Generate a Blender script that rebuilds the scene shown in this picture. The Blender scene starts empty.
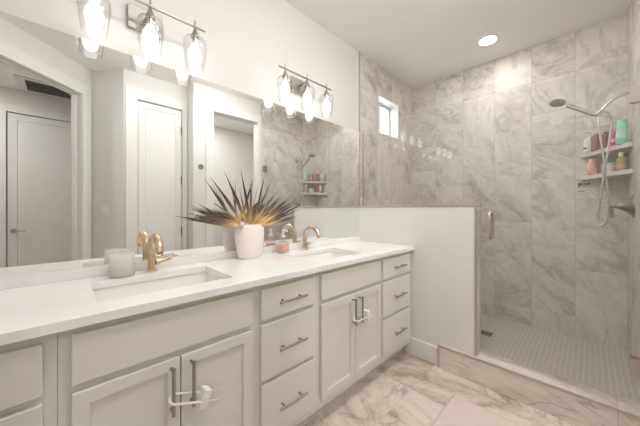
import bpy, bmesh, math, random
from mathutils import Vector, Matrix
from mathutils.bvhtree import BVHTree
R = math.radians
PI = math.pi
random.seed(7)
S = bpy.context.scene
C = S.collection

# ------------------------------------------------------------------ camera
cd = bpy.data.cameras.new('camera')
cam = bpy.data.objects.new('camera', cd)
C.objects.link(cam)
cam.location = (1.585, 0.0, 1.205)
cam.rotation_euler = (R(90), 0, R(45.6))
cd.sensor_width = 36.0
cd.sensor_fit = 'HORIZONTAL'
cd.lens = 263.4 / 640 * 36
cd.shift_y = -3.6 / 640
cd.clip_start = 0.01
S.camera = cam

# ------------------------------------------------------------------ world, exposure
W = bpy.data.worlds.new('world')
S.world = W
W.use_nodes = True
bg = W.node_tree.nodes['Background']
bg.inputs[0].default_value = (0.86, 0.93, 1.0, 1)
bg.inputs[1].default_value = 4.0
S.view_settings.view_transform = 'Standard'
S.view_settings.look = 'None'
S.view_settings.gamma = 1.0
S.view_settings.exposure = 0.38
BULB = 4.6        # radiance of the vanity bulbs
FILL_STR = 31.0        # radiance of the unseen ceiling lights added for even brightness
WARM = (1.0, 0.97, 0.935)
S.cycles.max_bounces = 14
S.cycles.diffuse_bounces = 7
S.cycles.glossy_bounces = 8
S.cycles.transparent_max_bounces = 24
S.cycles.sample_clamp_indirect = 5.0

# ------------------------------------------------------------------ materials
def new_mat(name):
    m = bpy.data.materials.new(name)
    m.use_nodes = True
    nt = m.node_tree
    return m, nt, nt.nodes, nt.links, nt.nodes['Principled BSDF']

def mat(name, col, rough=0.5, metal=0.0, var=0.03, scale=14.0, bump=0.0, bscale=200.0, spec=None, trans=0.0,
        emit=None, estr=0.0, sheen=0.0, stretch=None, coat=0.0):
    m, nt, N, L, b = new_mat(name)
    tc = N.new('ShaderNodeTexCoord')
    vec = tc.outputs['Object']
    if stretch:
        mp = N.new('ShaderNodeMapping'); mp.inputs['Scale'].default_value = stretch
        L.new(vec, mp.inputs[0]); vec = mp.outputs[0]
    n = N.new('ShaderNodeTexNoise'); n.inputs['Scale'].default_value = scale; n.inputs['Detail'].default_value = 4
    L.new(vec, n.inputs['Vector'])
    rp = N.new('ShaderNodeValToRGB')
    rp.color_ramp.elements[0].position = 0.3; rp.color_ramp.elements[1].position = 0.7
    rp.color_ramp.elements[0].color = [max(0, c * (1 - var)) for c in col] + [1]
    rp.color_ramp.elements[1].color = [min(1, c * (1 + var)) for c in col] + [1]
    L.new(n.outputs['Fac'], rp.inputs[0]); L.new(rp.outputs[0], b.inputs['Base Color'])
    b.inputs['Roughness'].default_value = rough
    b.inputs['Metallic'].default_value = metal
    if spec is not None: b.inputs['Specular IOR Level'].default_value = spec
    if trans: b.inputs['Transmission Weight'].default_value = trans
    if coat: b.inputs['Coat Weight'].default_value = coat
    if sheen: b.inputs['Sheen Weight'].default_value = sheen
    if emit:
        b.inputs['Emission Color'].default_value = (*emit, 1); b.inputs['Emission Strength'].default_value = estr
    if bump:
        n2 = N.new('ShaderNodeTexNoise'); n2.inputs['Scale'].default_value = bscale; n2.inputs['Detail'].default_value = 3
        L.new(vec, n2.inputs['Vector'])
        bp = N.new('ShaderNodeBump'); bp.inputs['Strength'].default_value = bump; bp.inputs['Distance'].default_value = 0.004
        L.new(n2.outputs['Fac'], bp.inputs['Height']); L.new(bp.outputs[0], b.inputs['Normal'])
    return m

def glass(name, tint=(0.97, 0.985, 0.975), ior=1.45, gloss=1.0, rough=0.0, body=None, body_w=0.0):
    """thin clear glass: light passes straight through, the surface mirrors by Fresnel"""
    m, nt, N, L, b = new_mat(name)
    N.remove(b)
    out = N['Material Output']
    t = N.new('ShaderNodeBsdfTransparent'); t.inputs[0].default_value = (*tint, 1)
    g = N.new('ShaderNodeBsdfGlossy'); g.inputs['Roughness'].default_value = rough
    lw = N.new('ShaderNodeLayerWeight'); lw.inputs[0].default_value = 0.5
    pw = N.new('ShaderNodeMath'); pw.operation = 'POWER'; pw.inputs[1].default_value = 5.0
    L.new(lw.outputs['Facing'], pw.inputs[0])
    f0 = ((ior - 1) / (ior + 1)) ** 2
    ml = N.new('ShaderNodeMath'); ml.operation = 'MULTIPLY_ADD'; ml.inputs[1].default_value = (1 - f0) * gloss; ml.inputs[2].default_value = f0 * gloss
    ml.use_clamp = True
    L.new(pw.outputs[0], ml.inputs[0])
    base = t.outputs[0]
    if body:
        d1 = N.new('ShaderNodeBsdfDiffuse'); d1.inputs[0].default_value = (*body, 1)
        d2 = N.new('ShaderNodeBsdfTranslucent'); d2.inputs[0].default_value = (*body, 1)
        d = N.new('ShaderNodeMixShader'); L.new(d1.outputs[0], d.inputs[1]); L.new(d2.outputs[0], d.inputs[2])
        mb = N.new('ShaderNodeMixShader'); mb.inputs[0].default_value = body_w
        L.new(base, mb.inputs[1]); L.new(d.outputs[0], mb.inputs[2]); base = mb.outputs[0]
    mx = N.new('ShaderNodeMixShader')
    L.new(ml.outputs[0], mx.inputs[0]); L.new(base, mx.inputs[1]); L.new(g.outputs[0], mx.inputs[2])
    L.new(mx.outputs[0], out.inputs[0])
    return m

def lit(name, col, strength):
    m, nt, N, L, b = new_mat(name)
    N.remove(b)
    e = N.new('ShaderNodeEmission'); e.inputs[0].default_value = (*col, 1); e.inputs[1].default_value = strength
    L.new(e.outputs[0], N['Material Output'].inputs[0])
    return m

def stone(name, ua, va, w, h, shift, light, mid, dark, vein, grout, top=None, rough=0.5, u0=0.0, v0=0.0,
          g=0.003, turn=0.6, vs=1.0, vein_amt=0.55, patch=0.7, spin=1.6, stretch=2.0):
    """marble-look tiles laid on the plane of axes ua, va; each tile draws its own piece of stone"""
    m, nt, N, L, b = new_mat(name)
    def M(op, a, c=None, d=None):
        n = N.new('ShaderNodeMath'); n.operation = op
        for i, x in enumerate((a, c, d)):
            if x is None: continue
            if isinstance(x, (int, float)): n.inputs[i].default_value = x
            else: L.new(x, n.inputs[i])
        return n.outputs[0]
    tc = N.new('ShaderNodeTexCoord')
    sp = N.new('ShaderNodeSeparateXYZ'); L.new(tc.outputs['Object'], sp.inputs[0])
    ax = {'x': 0, 'y': 1, 'z': 2}
    u = sp.outputs[ax[ua]]; v = sp.outputs[ax[va]]
    us = M('DIVIDE', M('SUBTRACT', u, u0), w)
    col = M('FLOOR', us)
    du = M('MULTIPLY', M('PINGPONG', us, 0.5), w)
    vs_ = M('DIVIDE', M('SUBTRACT', M('ADD', v, M('MULTIPLY', col, shift)), v0), h)
    row = M('FLOOR', vs_)
    dv = M('MULTIPLY', M('PINGPONG', vs_, 0.5), h)
    if top is not None:
        up = M('GREATER_THAN', v, top)
        dv = M('MINIMUM', M('ADD', dv, M('MULTIPLY', up, 9.0)), M('ABSOLUTE', M('SUBTRACT', v, top)))
        row = M('ADD', row, M('MULTIPLY', up, 57.0))
    edge = M('MINIMUM', du, dv)
    gm = M('LESS_THAN', edge, g / 2)
    wn = N.new('ShaderNodeTexWhiteNoise'); wn.noise_dimensions = '2D'
    cb = N.new('ShaderNodeCombineXYZ'); L.new(col, cb.inputs[0]); L.new(row, cb.inputs[1]); L.new(cb.outputs[0], wn.inputs['Vector'])
    # own piece of stone per tile
    pos = N.new('ShaderNodeCombineXYZ'); L.new(u, pos.inputs[0]); L.new(v, pos.inputs[1])
    sc = N.new('ShaderNodeVectorMath'); sc.operation = 'SCALE'; sc.inputs['Scale'].default_value = 7.3
    L.new(wn.outputs['Color'], sc.inputs[0])
    ad = N.new('ShaderNodeVectorMath'); ad.operation = 'ADD'; L.new(pos.outputs[0], ad.inputs[0]); L.new(sc.outputs[0], ad.inputs[1])
    rot = N.new('ShaderNodeVectorRotate'); rot.rotation_type = 'Z_AXIS'
    L.new(ad.outputs[0], rot.inputs['Vector'])
    ang = M('ADD', turn - spin / 2, M('MULTIPLY', wn.outputs['Value'], spin)); L.new(ang, rot.inputs['Angle'])
    mp = N.new('ShaderNodeMapping'); mp.inputs['Scale'].default_value = (1.0, stretch, 1.0); L.new(rot.outputs[0], mp.inputs[0])
    n1 = N.new('ShaderNodeTexNoise'); n1.inputs['Scale'].default_value = 2.6 * vs; n1.inputs['Detail'].default_value = 9; n1.inputs['Roughness'].default_value = 0.72
    n1.inputs['Distortion'].default_value = 0.8; L.new(mp.outputs[0], n1.inputs['Vector'])
    n2 = N.new('ShaderNodeTexNoise'); n2.inputs['Scale'].default_value = 1.7 * vs; n2.inputs['Detail'].default_value = 6; n2.inputs['Distortion'].default_value = 1.2
    L.new(mp.outputs[0], n2.inputs['Vector'])
    n3 = N.new('ShaderNodeTexNoise'); n3.inputs['Scale'].default_value = 26; n3.inputs['Detail'].default_value = 5; L.new(mp.outputs[0], n3.inputs['Vector'])
    rp = N.new('ShaderNodeValToRGB')
    e = rp.color_ramp.elements
    e[0].position = 0.36; e[0].color = (*dark, 1); e[1].position = 0.60; e[1].color = (*light, 1)
    k = e.new(0.47); k.color = (*mid, 1)
    mixn = M('ADD', M('MULTIPLY', n1.outputs['Fac'], 0.8), M('MULTIPLY', n3.outputs['Fac'], 0.2))
    mixn = M('ADD', mixn, M('MULTIPLY', M('SUBTRACT', wn.outputs['Value'], 0.5), 0.07 * patch * 2))
    L.new(mixn, rp.inputs[0])
    va_ = M('ABSOLUTE', M('SUBTRACT', n2.outputs['Fac'], 0.5))
    vm = N.new('ShaderNodeMapRange'); vm.inputs['From Min'].default_value = 0.0; vm.inputs['From Max'].default_value = 0.035
    vm.inputs['To Min'].default_value = 1.0; vm.inputs['To Max'].default_value = 0.0; L.new(va_, vm.inputs['Value'])
    n4 = N.new('ShaderNodeTexNoise'); n4.inputs['Scale'].default_value = 3.1; L.new(ad.outputs[0], n4.inputs['Vector'])
    gate = N.new('ShaderNodeMapRange'); gate.inputs['From Min'].default_value = 0.40; gate.inputs['From Max'].default_value = 0.62; L.new(n4.outputs['Fac'], gate.inputs['Value'])
    vf = M('MULTIPLY', M('MULTIPLY', vm.outputs[0], gate.outputs[0]), vein_amt)
    mx = N.new('ShaderNodeMixRGB'); L.new(vf, mx.inputs[0]); L.new(rp.outputs[0], mx.inputs[1]); mx.inputs[2].default_value = (*vein, 1)
    mg = N.new('ShaderNodeMixRGB'); L.new(gm, mg.inputs[0]); L.new(mx.outputs[0], mg.inputs[1]); mg.inputs[2].default_value = (*grout, 1)
    L.new(mg.outputs[0], b.inputs['Base Color'])
    b.inputs['Roughness'].default_value = rough
    return m

def mosaic(name, size, col, grout):
    m, nt, N, L, b = new_mat(name)
    tc = N.new('ShaderNodeTexCoord')
    br = N.new('ShaderNodeTexBrick')
    br.inputs['Scale'].default_value = 1.0; br.offset = 0.0
    br.inputs['Brick Width'].default_value = size; br.inputs['Row Height'].default_value = size
    br.inputs['Mortar Size'].default_value = size * 0.1; br.inputs['Mortar Smooth'].default_value = 0.2
    br.inputs['Color1'].default_value = (*col, 1); br.inputs['Color2'].default_value = (*[c * 0.9 for c in col], 1)
    br.inputs['Mortar'].default_value = (*grout, 1)
    L.new(tc.outputs['Object'], br.inputs['Vector'])
    L.new(br.outputs['Color'], b.inputs['Base Color'])
    b.inputs['Roughness'].default_value = 0.4
    return m

def blade_mat(name, base, midc, tip, length):
    m, nt, N, L, b = new_mat(name)
    tc = N.new('ShaderNodeTexCoord')
    ln = N.new('ShaderNodeVectorMath'); ln.operation = 'LENGTH'; L.new(tc.outputs['Object'], ln.inputs[0])
    mr = N.new('ShaderNodeMapRange'); mr.inputs['From Max'].default_value = length; L.new(ln.outputs['Value'], mr.inputs['Value'])
    nz = N.new('ShaderNodeTexNoise'); nz.inputs['Scale'].default_value = 60; L.new(tc.outputs['Object'], nz.inputs['Vector'])
    a = N.new('ShaderNodeMath'); a.operation = 'MULTIPLY_ADD'; a.inputs[1].default_value = 0.12; L.new(nz.outputs['Fac'], a.inputs[0]); L.new(mr.outputs[0], a.inputs[2])
    rp = N.new('ShaderNodeValToRGB'); e = rp.color_ramp.elements
    e[0].position = 0.28; e[0].color = (*base, 1); e[1].position = 0.62; e[1].color = (*tip, 1)
    k = e.new(0.42); k.color = (*midc, 1)
    L.new(a.outputs[0], rp.inputs[0]); L.new(rp.outputs[0], b.inputs['Base Color'])
    b.inputs['Roughness'].default_value = 0.7
    return m

WHITE = mat('painted_plaster', (0.70, 0.688, 0.67), 0.55, var=0.012, scale=3, bump=0.03, bscale=260)
CEIL = mat('ceiling_paint', (0.90, 0.885, 0.865), 0.7, var=0.01, scale=3, bump=0.03, bscale=180)
TRIMW = mat('white_gloss_trim', (0.75, 0.738, 0.72), 0.35, var=0.012, scale=5)
HALLW = mat('hall_plaster', (0.70, 0.68, 0.655), 0.6, var=0.015, scale=3)
CAB = mat('greige_cabinet_lacquer', (0.70, 0.68, 0.61), 0.38, var=0.012, scale=6)
QUARTZ = mat('white_quartz', (0.86, 0.85, 0.835), 0.16, var=0.018, scale=5)
PORC = mat('white_porcelain', (0.86, 0.84, 0.82), 0.12, var=0.01)
GOLD = mat('brushed_gold', (0.72, 0.55, 0.37), 0.27, 1.0, var=0.05, scale=40)
CHAMP = mat('champagne_metal', (0.66, 0.56, 0.44), 0.28, 1.0, var=0.05, scale=40)
NICK = mat('brushed_nickel', (0.40, 0.375, 0.345), 0.3, 1.0, var=0.05, scale=50)
PLATE = mat('satin_nickel_plate', (0.36, 0.335, 0.305), 0.5, 1.0, var=0.04)
CHROME = mat('satin_chrome', (0.66, 0.64, 0.62), 0.2, 1.0, var=0.03, scale=30)
DARKM = mat('dark_metal', (0.22, 0.21, 0.2), 0.35, 1.0)
EDGEM = mat('bronze_edge_profile', (0.58, 0.51, 0.435), 0.35, 1.0, var=0.05)
MIRROR = mat('mirror_silver', (0.93, 0.94, 0.925), 0.0, 1.0, var=0.0)
GLASS = glass('clear_shower_glass', (0.982, 0.986, 0.98))
SHADE = glass('clear_lamp_glass', (0.975, 0.975, 0.972), gloss=1.15)
PANE = glass('window_pane_glass', (0.96, 0.98, 0.98))
BULBM = lit('bulb_glow', WARM, BULB)
CANSH = lit('shower_light_glow', (1.0, 0.985, 0.96), 75.0)
FILL_DOME = lit('fill_dome_glow', (1.0, 0.985, 0.965), FILL_STR)
FILL_ROOM = lit('small_room_fill_glow', (1.0, 0.985, 0.965), 300.0)
FILL_HALL = lit('hall_fill_glow', (1.0, 0.985, 0.965), 300.0)
lt, md, dk, vn, gr = (0.73, 0.69, 0.645), (0.625, 0.585, 0.54), (0.42, 0.385, 0.345), (0.38, 0.34, 0.30), (0.45, 0.42, 0.385)
TILE_F = stone('far_wall_marble', 'x', 'z', 0.3, 0.61, 0.2, lt, md, dk, vn, gr, top=2.413, v0=0.68 + 0.2 * 5 - 0.61, u0=0.0)
TILE_L = stone('left_wall_marble', 'y', 'z', 0.3, 0.61, 0.2, lt, md, dk, vn, gr, top=2.413, v0=0.3, u0=2.1, turn=1.25)
TILE_R = stone('right_wall_marble', 'y', 'z', 0.3, 0.61, 0.2, lt, md, dk, vn, gr, top=2.413, v0=0.1, u0=2.3)
TILE_FLOOR = stone('floor_marble', 'x', 'y', 0.61, 0.305, 0.0, (0.73, 0.665, 0.605), (0.61, 0.535, 0.47), (0.38, 0.30, 0.24), (0.25, 0.19, 0.15),
                   (0.52, 0.46, 0.41), rough=0.3, u0=0.14, v0=0.15, g=0.002, vs=1.05, vein_amt=0.65, turn=0.5, spin=2.4, stretch=2.2)
TILE_CURB = stone('curb_marble', 'x', 'z', 0.9, 0.9, 0.0, (0.76, 0.70, 0.64), (0.67, 0.60, 0.54), (0.42, 0.345, 0.285), (0.26, 0.2, 0.165),
                  (0.42, 0.37, 0.33), rough=0.25, u0=0.79, v0=-0.3, vs=1.2, turn=0.06, vein_amt=0.55, spin=0.1, stretch=4.0)
TILE_CURBT = stone('curb_top_marble', 'x', 'y', 0.9, 0.9, 0.0, (0.66, 0.60, 0.55), (0.58, 0.52, 0.47), (0.45, 0.39, 0.34), (0.36, 0.3, 0.25),
                   (0.42, 0.37, 0.33), rough=0.25, u0=0.79, v0=1.5, vs=1.5, turn=0.1)
MOSAIC = mosaic('shower_mosaic', 0.03, (0.50, 0.465, 0.42), (0.62, 0.585, 0.54))
RUGM = mat('blush_pile', (0.74, 0.625, 0.565), 0.95, var=0.07, scale=160, bump=0.9, bscale=420, sheen=0.4)
FROST = glass('frosted_ribbed_glass', (0.88, 0.88, 0.87), gloss=0.35, rough=0.3, body=(0.96, 0.955, 0.94), body_w=0.6)
WAX = mat('ivory_wax', (0.82, 0.80, 0.76), 0.5)
VASEM = mat('blush_ceramic', (0.84, 0.765, 0.71), 0.6, var=0.02, bump=0.06, bscale=120)
CLEARB = glass('clear_bottle_glass', (0.95, 0.95, 0.945), gloss=1.6, body=(0.9, 0.86, 0.83), body_w=0.12)
CORAL = mat('coral_liquid', (0.90, 0.45, 0.36), 0.2, var=0.05, scale=30)
WPLAST = mat('white_plastic', (0.84, 0.82, 0.79), 0.35, var=0.01)

# ------------------------------------------------------------------ mesh helpers
class MB:
    def __init__(self):
        self.bm = bmesh.new()
    def box(self, a, b, bev=0.0, seg=2):
        lo = [min(a[i], b[i]) for i in range(3)]; hi = [max(a[i], b[i]) for i in range(3)]
        r = bmesh.ops.create_cube(self.bm, size=1.0)
        vs = r['verts']
        for v in vs:
            for i in range(3):
                v.co[i] = lo[i] + (v.co[i] + 0.5) * (hi[i] - lo[i])
        if bev:
            es = list({e for v in vs for e in v.link_edges})
            bmesh.ops.bevel(self.bm, geom=es, offset=bev, segments=seg, affect='EDGES', profile=0.5)
        return self
    def lathe(self, prof, c=(0, 0, 0), seg=28, sx=1.0, sy=1.0, axis='z', close=False, cap0=False, cap1=False):
        rings = []
        for r, z in prof:
            if r < 1e-6:
                rings.append([self.bm.verts.new(self._ax(0, 0, z, axis, c))])
            else:
                rings.append([self.bm.verts.new(self._ax(r * sx * math.cos(2 * PI * i / seg), r * sy * math.sin(2 * PI * i / seg), z, axis, c)) for i in range(seg)])
        pairs = list(zip(rings, rings[1:]))
        if close: pairs.append((rings[-1], rings[0]))
        for A, B in pairs:
            for i in range(seg):
                j = (i + 1) % seg
                if len(A) == 1 and len(B) == 1: continue
                if len(A) == 1: self.bm.faces.new((A[0], B[j], B[i]))
                elif len(B) == 1: self.bm.faces.new((A[i], A[j], B[0]))
                else: self.bm.faces.new((A[i], A[j], B[j], B[i]))
        if cap0 and len(rings[0]) > 2: self.bm.faces.new(rings[0][::-1])
        if cap1 and len(rings[-1]) > 2: self.bm.faces.new(rings[-1])
        return self
    def _ax(self, x, y, z, axis, c):
        p = {'z': (x, y, z), 'x': (z, x, y), 'y': (y, z, x)}[axis]
        return (p[0] + c[0], p[1] + c[1], p[2] + c[2])
    def tube(self, pts, r, seg=12, flat=None, caps=True, roll=0.0):
        """sweep along pts; r a number or a list; flat=(k) scales the second axis"""
        P = [Vector(p) for p in pts]
        n = len(P)
        rs = r if isinstance(r, (list, tuple)) else [r] * n
        prev = None
        rings = []
        for i in range(n):
            t = (P[min(i + 1, n - 1)] - P[max(i - 1, 0)]).normalized()
            if prev is None:
                up = Vector((0, 0, 1)) if abs(t.z) < 0.9 else Vector((1, 0, 0))
                nx = t.cross(up).normalized()
                nx = nx * math.cos(roll) + t.cross(nx) * math.sin(roll)
            else:
                nx = (prev - t * prev.dot(t)).normalized()
            prev = nx
            ny = t.cross(nx)
            k = flat if flat else 1.0
            rings.append([self.bm.verts.new(P[i] + (nx * math.cos(2 * PI * j / seg) + ny * k * math.sin(2 * PI * j / seg)) * rs[i]) for j in range(seg)])
        for A, B in zip(rings, rings[1:]):
            for j in range(seg):
                q = (j + 1) % seg
                self.bm.faces.new((A[j], A[q], B[q], B[j]))
        if caps:
            self.bm.faces.new(rings[0][::-1]); self.bm.faces.new(rings[-1])
        return self
    def prism(self, poly, z0, z1):
        a = [self.bm.verts.new((x, y, z0)) for x, y in poly]
        b = [self.bm.verts.new((x, y, z1)) for x, y in poly]
        n = len(poly)
        for i in range(n):
            j = (i + 1) % n
            self.bm.faces.new((a[i], a[j], b[j], b[i]))
        self.bm.faces.new(a[::-1]); self.bm.faces.new(b)
        return self
    def cells(self, us, vs, solid, w0, w1, f):
        """slab between w0 and w1 of the cells for which solid(i, j); f(u, v, w) -> point"""
        ok = lambda i, j: 0 <= i < len(us) - 1 and 0 <= j < len(vs) - 1 and solid(i, j)
        q = lambda *p: self.bm.faces.new([self.bm.verts.new(f(*x)) for x in p])
        for i in range(len(us) - 1):
            for j in range(len(vs) - 1):
                if not ok(i, j): continue
                a, b, c, d = us[i], us[i + 1], vs[j], vs[j + 1]
                q((a, c, w1), (b, c, w1), (b, d, w1), (a, d, w1))
                q((a, d, w0), (b, d, w0), (b, c, w0), (a, c, w0))
                if not ok(i - 1, j): q((a, c, w0), (a, c, w1), (a, d, w1), (a, d, w0))
                if not ok(i + 1, j): q((b, d, w0), (b, d, w1), (b, c, w1), (b, c, w0))
                if not ok(i, j - 1): q((b, c, w0), (b, c, w1), (a, c, w1), (a, c, w0))
                if not ok(i, j + 1): q((a, d, w0), (a, d, w1), (b, d, w1), (b, d, w0))
        bmesh.ops.remove_doubles(self.bm, verts=self.bm.verts, dist=1e-5)
        return self
    def xf(self, mtx):
        bmesh.ops.transform(self.bm, matrix=mtx, verts=self.bm.verts)
        return self
    def build(self, name, m, parent=None, smooth=False, loc=None):
        bmesh.ops.recalc_face_normals(self.bm, faces=self.bm.faces)
        me = bpy.data.meshes.new(name)
        self.bm.to_mesh(me); self.bm.free()
        o = bpy.data.objects.new(name, me)
        C.objects.link(o)
        me.materials.append(m)
        if smooth:
            for p in me.polygons: p.use_smooth = True
            if smooth is not True and hasattr(me, 'set_sharp_from_angle'):
                me.set_sharp_from_angle(angle=R(smooth))
        if parent: o.parent = parent
        if loc: o.location = loc
        return o

def tag(o, label=None, cat=None, group=None, kind=None):
    if label: o['label'] = label
    if cat: o['category'] = cat
    if group: o['group'] = group
    if kind: o['kind'] = kind
    return o
def thing(name, label, cat, loc=(0, 0, 0), rz=0.0, group=None):
    o = bpy.data.objects.new(name, None); C.objects.link(o)
    o.empty_display_size = 0.05
    o.location = loc; o.rotation_euler = (0, 0, rz)
    return tag(o, label, cat, group)
def struct(name, mb, m, parent=None, smooth=False):
    o = mb.build(name, m, parent, smooth)
    if parent is None: o['kind'] = 'structure'
    return o
def copy_tree(o, parent=None):
    c = o.copy(); C.objects.link(c)
    c.parent = parent
    for ch in o.children: copy_tree(ch, c)
    return c

# ------------------------------------------------------------------ dimensions
HZ = 2.757          # ceiling
YH = 2.085          # front of the half wall
YF = 3.205          # far shower wall
XR = 1.80           # right wall
YB = -0.70          # back wall

# ------------------------------------------------------------------ room shell
struct('floor', MB().box((-0.02, -1.8, -0.1), (3.75, 2.2, 0)), TILE_FLOOR)
struct('floor_shower', MB().box((-0.02, 2.2, -0.1), (XR, YF, 0.09)), MOSAIC)
struct('ceiling', MB().box((-0.2, -1.8, HZ), (3.8, YF + 0.15, HZ + 0.1)), CEIL)
struct('wall_left', MB().box((-0.15, YB - 0.1, 0), (0, 2.098, HZ)), WHITE)
us, vs = [2.098, 2.424, 2.847, YF + 0.12], [0, 2.03, 2.435, HZ]
struct('wall_left.001', MB().cells(us, vs, lambda i, j: not (i == 1 and j == 1), -0.16, 0.004, lambda u, v, w: (w, u, v)), TILE_L)
struct('wall_far', MB().box((0.004, YF, 0), (XR + 0.1, YF + 0.12, HZ)), TILE_F)
struct('wall_right', MB().box((XR, 2.09, 0), (XR + 0.1, YF, HZ)), TILE_R)
# right wall with the doorway beside the shower
us, vs = [1.144, 1.39, 2.03, 2.09], [0, 2.46, HZ]
struct('wall_right.001', MB().cells(us, vs, lambda i, j: not (i == 1 and j == 0), XR, XR + 0.11, lambda u, v, w: (w, u, v)), WHITE)
# return and the linen-closet wall
struct('wall_return', MB().box((XR + 0.11, 1.144, 0), (2.125, 1.2, HZ)), WHITE)
us, vs = [0.483, 0.615, 1.08, 1.144], [0, 2.45, HZ]
struct('wall_closet', MB().cells(us, vs, lambda i, j: not (i == 1 and j == 0), 2.015, 2.125, lambda u, v, w: (w, u, v)), WHITE)
# short wall at 45 degrees, then the angled wall with the hall door opening
A = Vector((2.015, 0.483)); B = Vector((2.33, 0.235))
dAB = (B - A).normalized(); nAB = Vector((-dAB.y, dAB.x))
struct('wall_angled', MB().prism([tuple(A), tuple(B), (B.x + 0.09, B.y + 0.06), (2.125, 0.53)], 0, HZ), WHITE)
dD = Vector((-1, -1)).normalized(); nD = Vector((1, -1)).normalized()     # along the door wall, and away from the room
def dw(u, v, w): p = B + dD * u + nD * w; return (p.x, p.y, v)
us, vs = [0.0, 0.125, 1.0, 1.312], [0, 2.44, HZ]
struct('wall_door_side', MB().cells(us, vs, lambda i, j: not (i == 1 and j == 0), 0.0, 0.11, dw), WHITE)
struct('wall_back', MB().box((-0.15, YB - 0.1, 0), (1.402, YB, HZ)), WHITE)
# hall behind the angled wall
us, vs = [-1.8, -0.505, 0.325, 0.8], [0, 2.45, HZ]
struct('wall_hall_far', MB().cells(us, vs, lambda i, j: not (i == 1 and j == 0), 3.6, 3.7, lambda u, v, w: (w, u, v)), HALLW)
struct('wall_hall_side', MB().box((2.3, 0.7, 0), (3.6, 0.8, HZ)), HALLW)
struct('wall_hall_end', MB().box((1.3, -1.8, 0), (3.6, -1.7, HZ)), HALLW)
struct('wall_hall_near', MB().box((1.3, -1.7, 0), (1.4, YB - 0.1, HZ)), HALLW)
# closet box behind the linen door, and the small room behind the doorway
struct('wall_closet_back', MB().box((2.5, 0.8, 0), (2.6, 1.2, HZ)), WHITE)
struct('wall_small_room', MB().box((3.3, 1.2, 0), (3.4, 3.2, HZ)), WHITE)
struct('wall_small_room.001', MB().box((XR + 0.11, 3.1, 0), (3.3, 3.2, HZ)), WHITE)
struct('wall_small_room.002', MB().box((2.125, 1.2, 0), (3.3, 1.25, HZ)), WHITE)
struct('floor_small_room', MB().box((XR + 0.1, 2.2, -0.1), (3.4, 3.2, 0)), TILE_FLOOR)

# half wall of the shower
HW = 1.018
struct('wall_half', MB().box((0.004, YH, 0), (HW, YH + 0.107, 1.222)), WHITE)
struct('trim_1', MB().box((0.004, YH + 0.107, 0.0), (HW, YH + 0.117, 1.222)), TILE_F)          # tile skin on the shower side
struct('trim_2', MB().box((HW, YH + 0.006, 0.172), (HW + 0.012, YH + 0.117, 1.222)), TILE_R)         # tile skin on its end
struct('trim_3', MB().box((0.004, YH - 0.003, 1.222), (HW + 0.014, YH + 0.12, 1.238), 0.002), TILE_CURBT)
struct('trim_4', MB().box((0.004, YH - 0.0075, 1.229), (HW + 0.018, YH - 0.003, 1.2395), 0.001), CHAMP)
struct('trim_5', MB().box((HW + 0.0005, YH - 0.0035, 0.172), (HW + 0.0135, YH + 0.0055, 1.2215), 0.001), EDGEM)
struct('baseboard_half', MB().box((0.5, YH - 0.015, 0), (0.779, YH, 0.14), 0.003), TRIMW)
# shower curb
curb = struct('trim_6', MB().box((0.79, 2.045, 0), (XR, YH + 0.117, 0.168)), TILE_CURB)
struct('trim_7', MB().box((HW + 0.016, 2.05, 0.168), (XR, YH + 0.117, 0.1715)), TILE_CURBT)
us, vs = [0.779, 0.79, XR], [0.0, 0.163, 0.174]
struct('trim_8', MB().cells(us, vs, lambda i, j: i == 0 or j == 1, 2.041, 2.052, lambda u, v, w: (u, w, v)), EDGEM)
struct('trim_9', MB().box((-0.001, 2.088, 1.24), (0.009, 2.1, HZ), 0.001), EDGEM)                # metal edge where the tile starts
struct('trim_10', MB().box((XR - 0.006, 2.085, 0.175), (XR, 2.097, HZ), 0.001), EDGEM)

# window in the shower
w1 = thing('window_1', None, None); w1['kind'] = 'structure'
us, vs = [2.424, 2.462, 2.809, 2.847], [2.03, 2.068, 2.397, 2.435]
MB().cells(us, vs, lambda i, j: not (i == 1 and j == 1), -0.15, -0.105, lambda u, v, w: (w, u, v)).build('window_frame', TRIMW, w1)
MB().box((-0.143, 2.62, 2.07), (-0.118, 2.65, 2.395)).build('window_bar', TRIMW, w1)
MB().box((-0.135, 2.463, 2.069), (-0.129, 2.808, 2.396)).build('window_pane', PANE, w1)
struct('trim_11', MB().cells([2.424, 2.432, 2.839, 2.847], [2.03, 2.038, 2.427, 2.435], lambda i, j: not (i == 1 and j == 1), -0.105, 0.006,
                             lambda u, v, w: (w, u, v)), TRIMW)

# casings
struct('trim_12', MB().cells([1.29, 1.385, 2.035, 2.084], [0, 2.465, 2.575], lambda i, j: not (i == 1 and j == 0), XR - 0.018, XR, lambda u, v, w: (w, u, v)), TRIMW)
struct('trim_13', MB().cells([0.50, 0.61, 1.085, 1.135], [0, 2.455, 2.57], lambda i, j: not (i == 1 and j == 0), 1.997, 2.015, lambda u, v, w: (w, u, v)), TRIMW)
struct('trim_14', MB().cells([0.02, 0.12, 1.005, 1.11], [0, 2.445, 2.56], lambda i, j: not (i == 1 and j == 0), -0.018, 0.0, dw), TRIMW)
struct('trim_15', MB().cells([-0.595, -0.508, 0.328, 0.42], [0, 2.452, 2.545], lambda i, j: not (i == 1 and j == 0), 3.582, 3.6, lambda u, v, w: (w, u, v)), TRIMW)
struct('trim_16', MB().cells([0.1255, 0.137, 0.988, 0.9995], [0.0, 2.428, 2.4395], lambda i, j: i != 1 or j == 1, 0.045, 0.09, dw), TRIMW)
struct('leak_panel', MB().box((3.72, -0.7, 0), (3.8, 0.6, HZ)), HALLW)  # unseen panel added behind the hall door, keeps outside light from leaking in
struct('baseboard_right', MB().box((XR - 0.014, 1.15, 0), (XR, 1.288, 0.14), 0.003), TRIMW)

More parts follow.
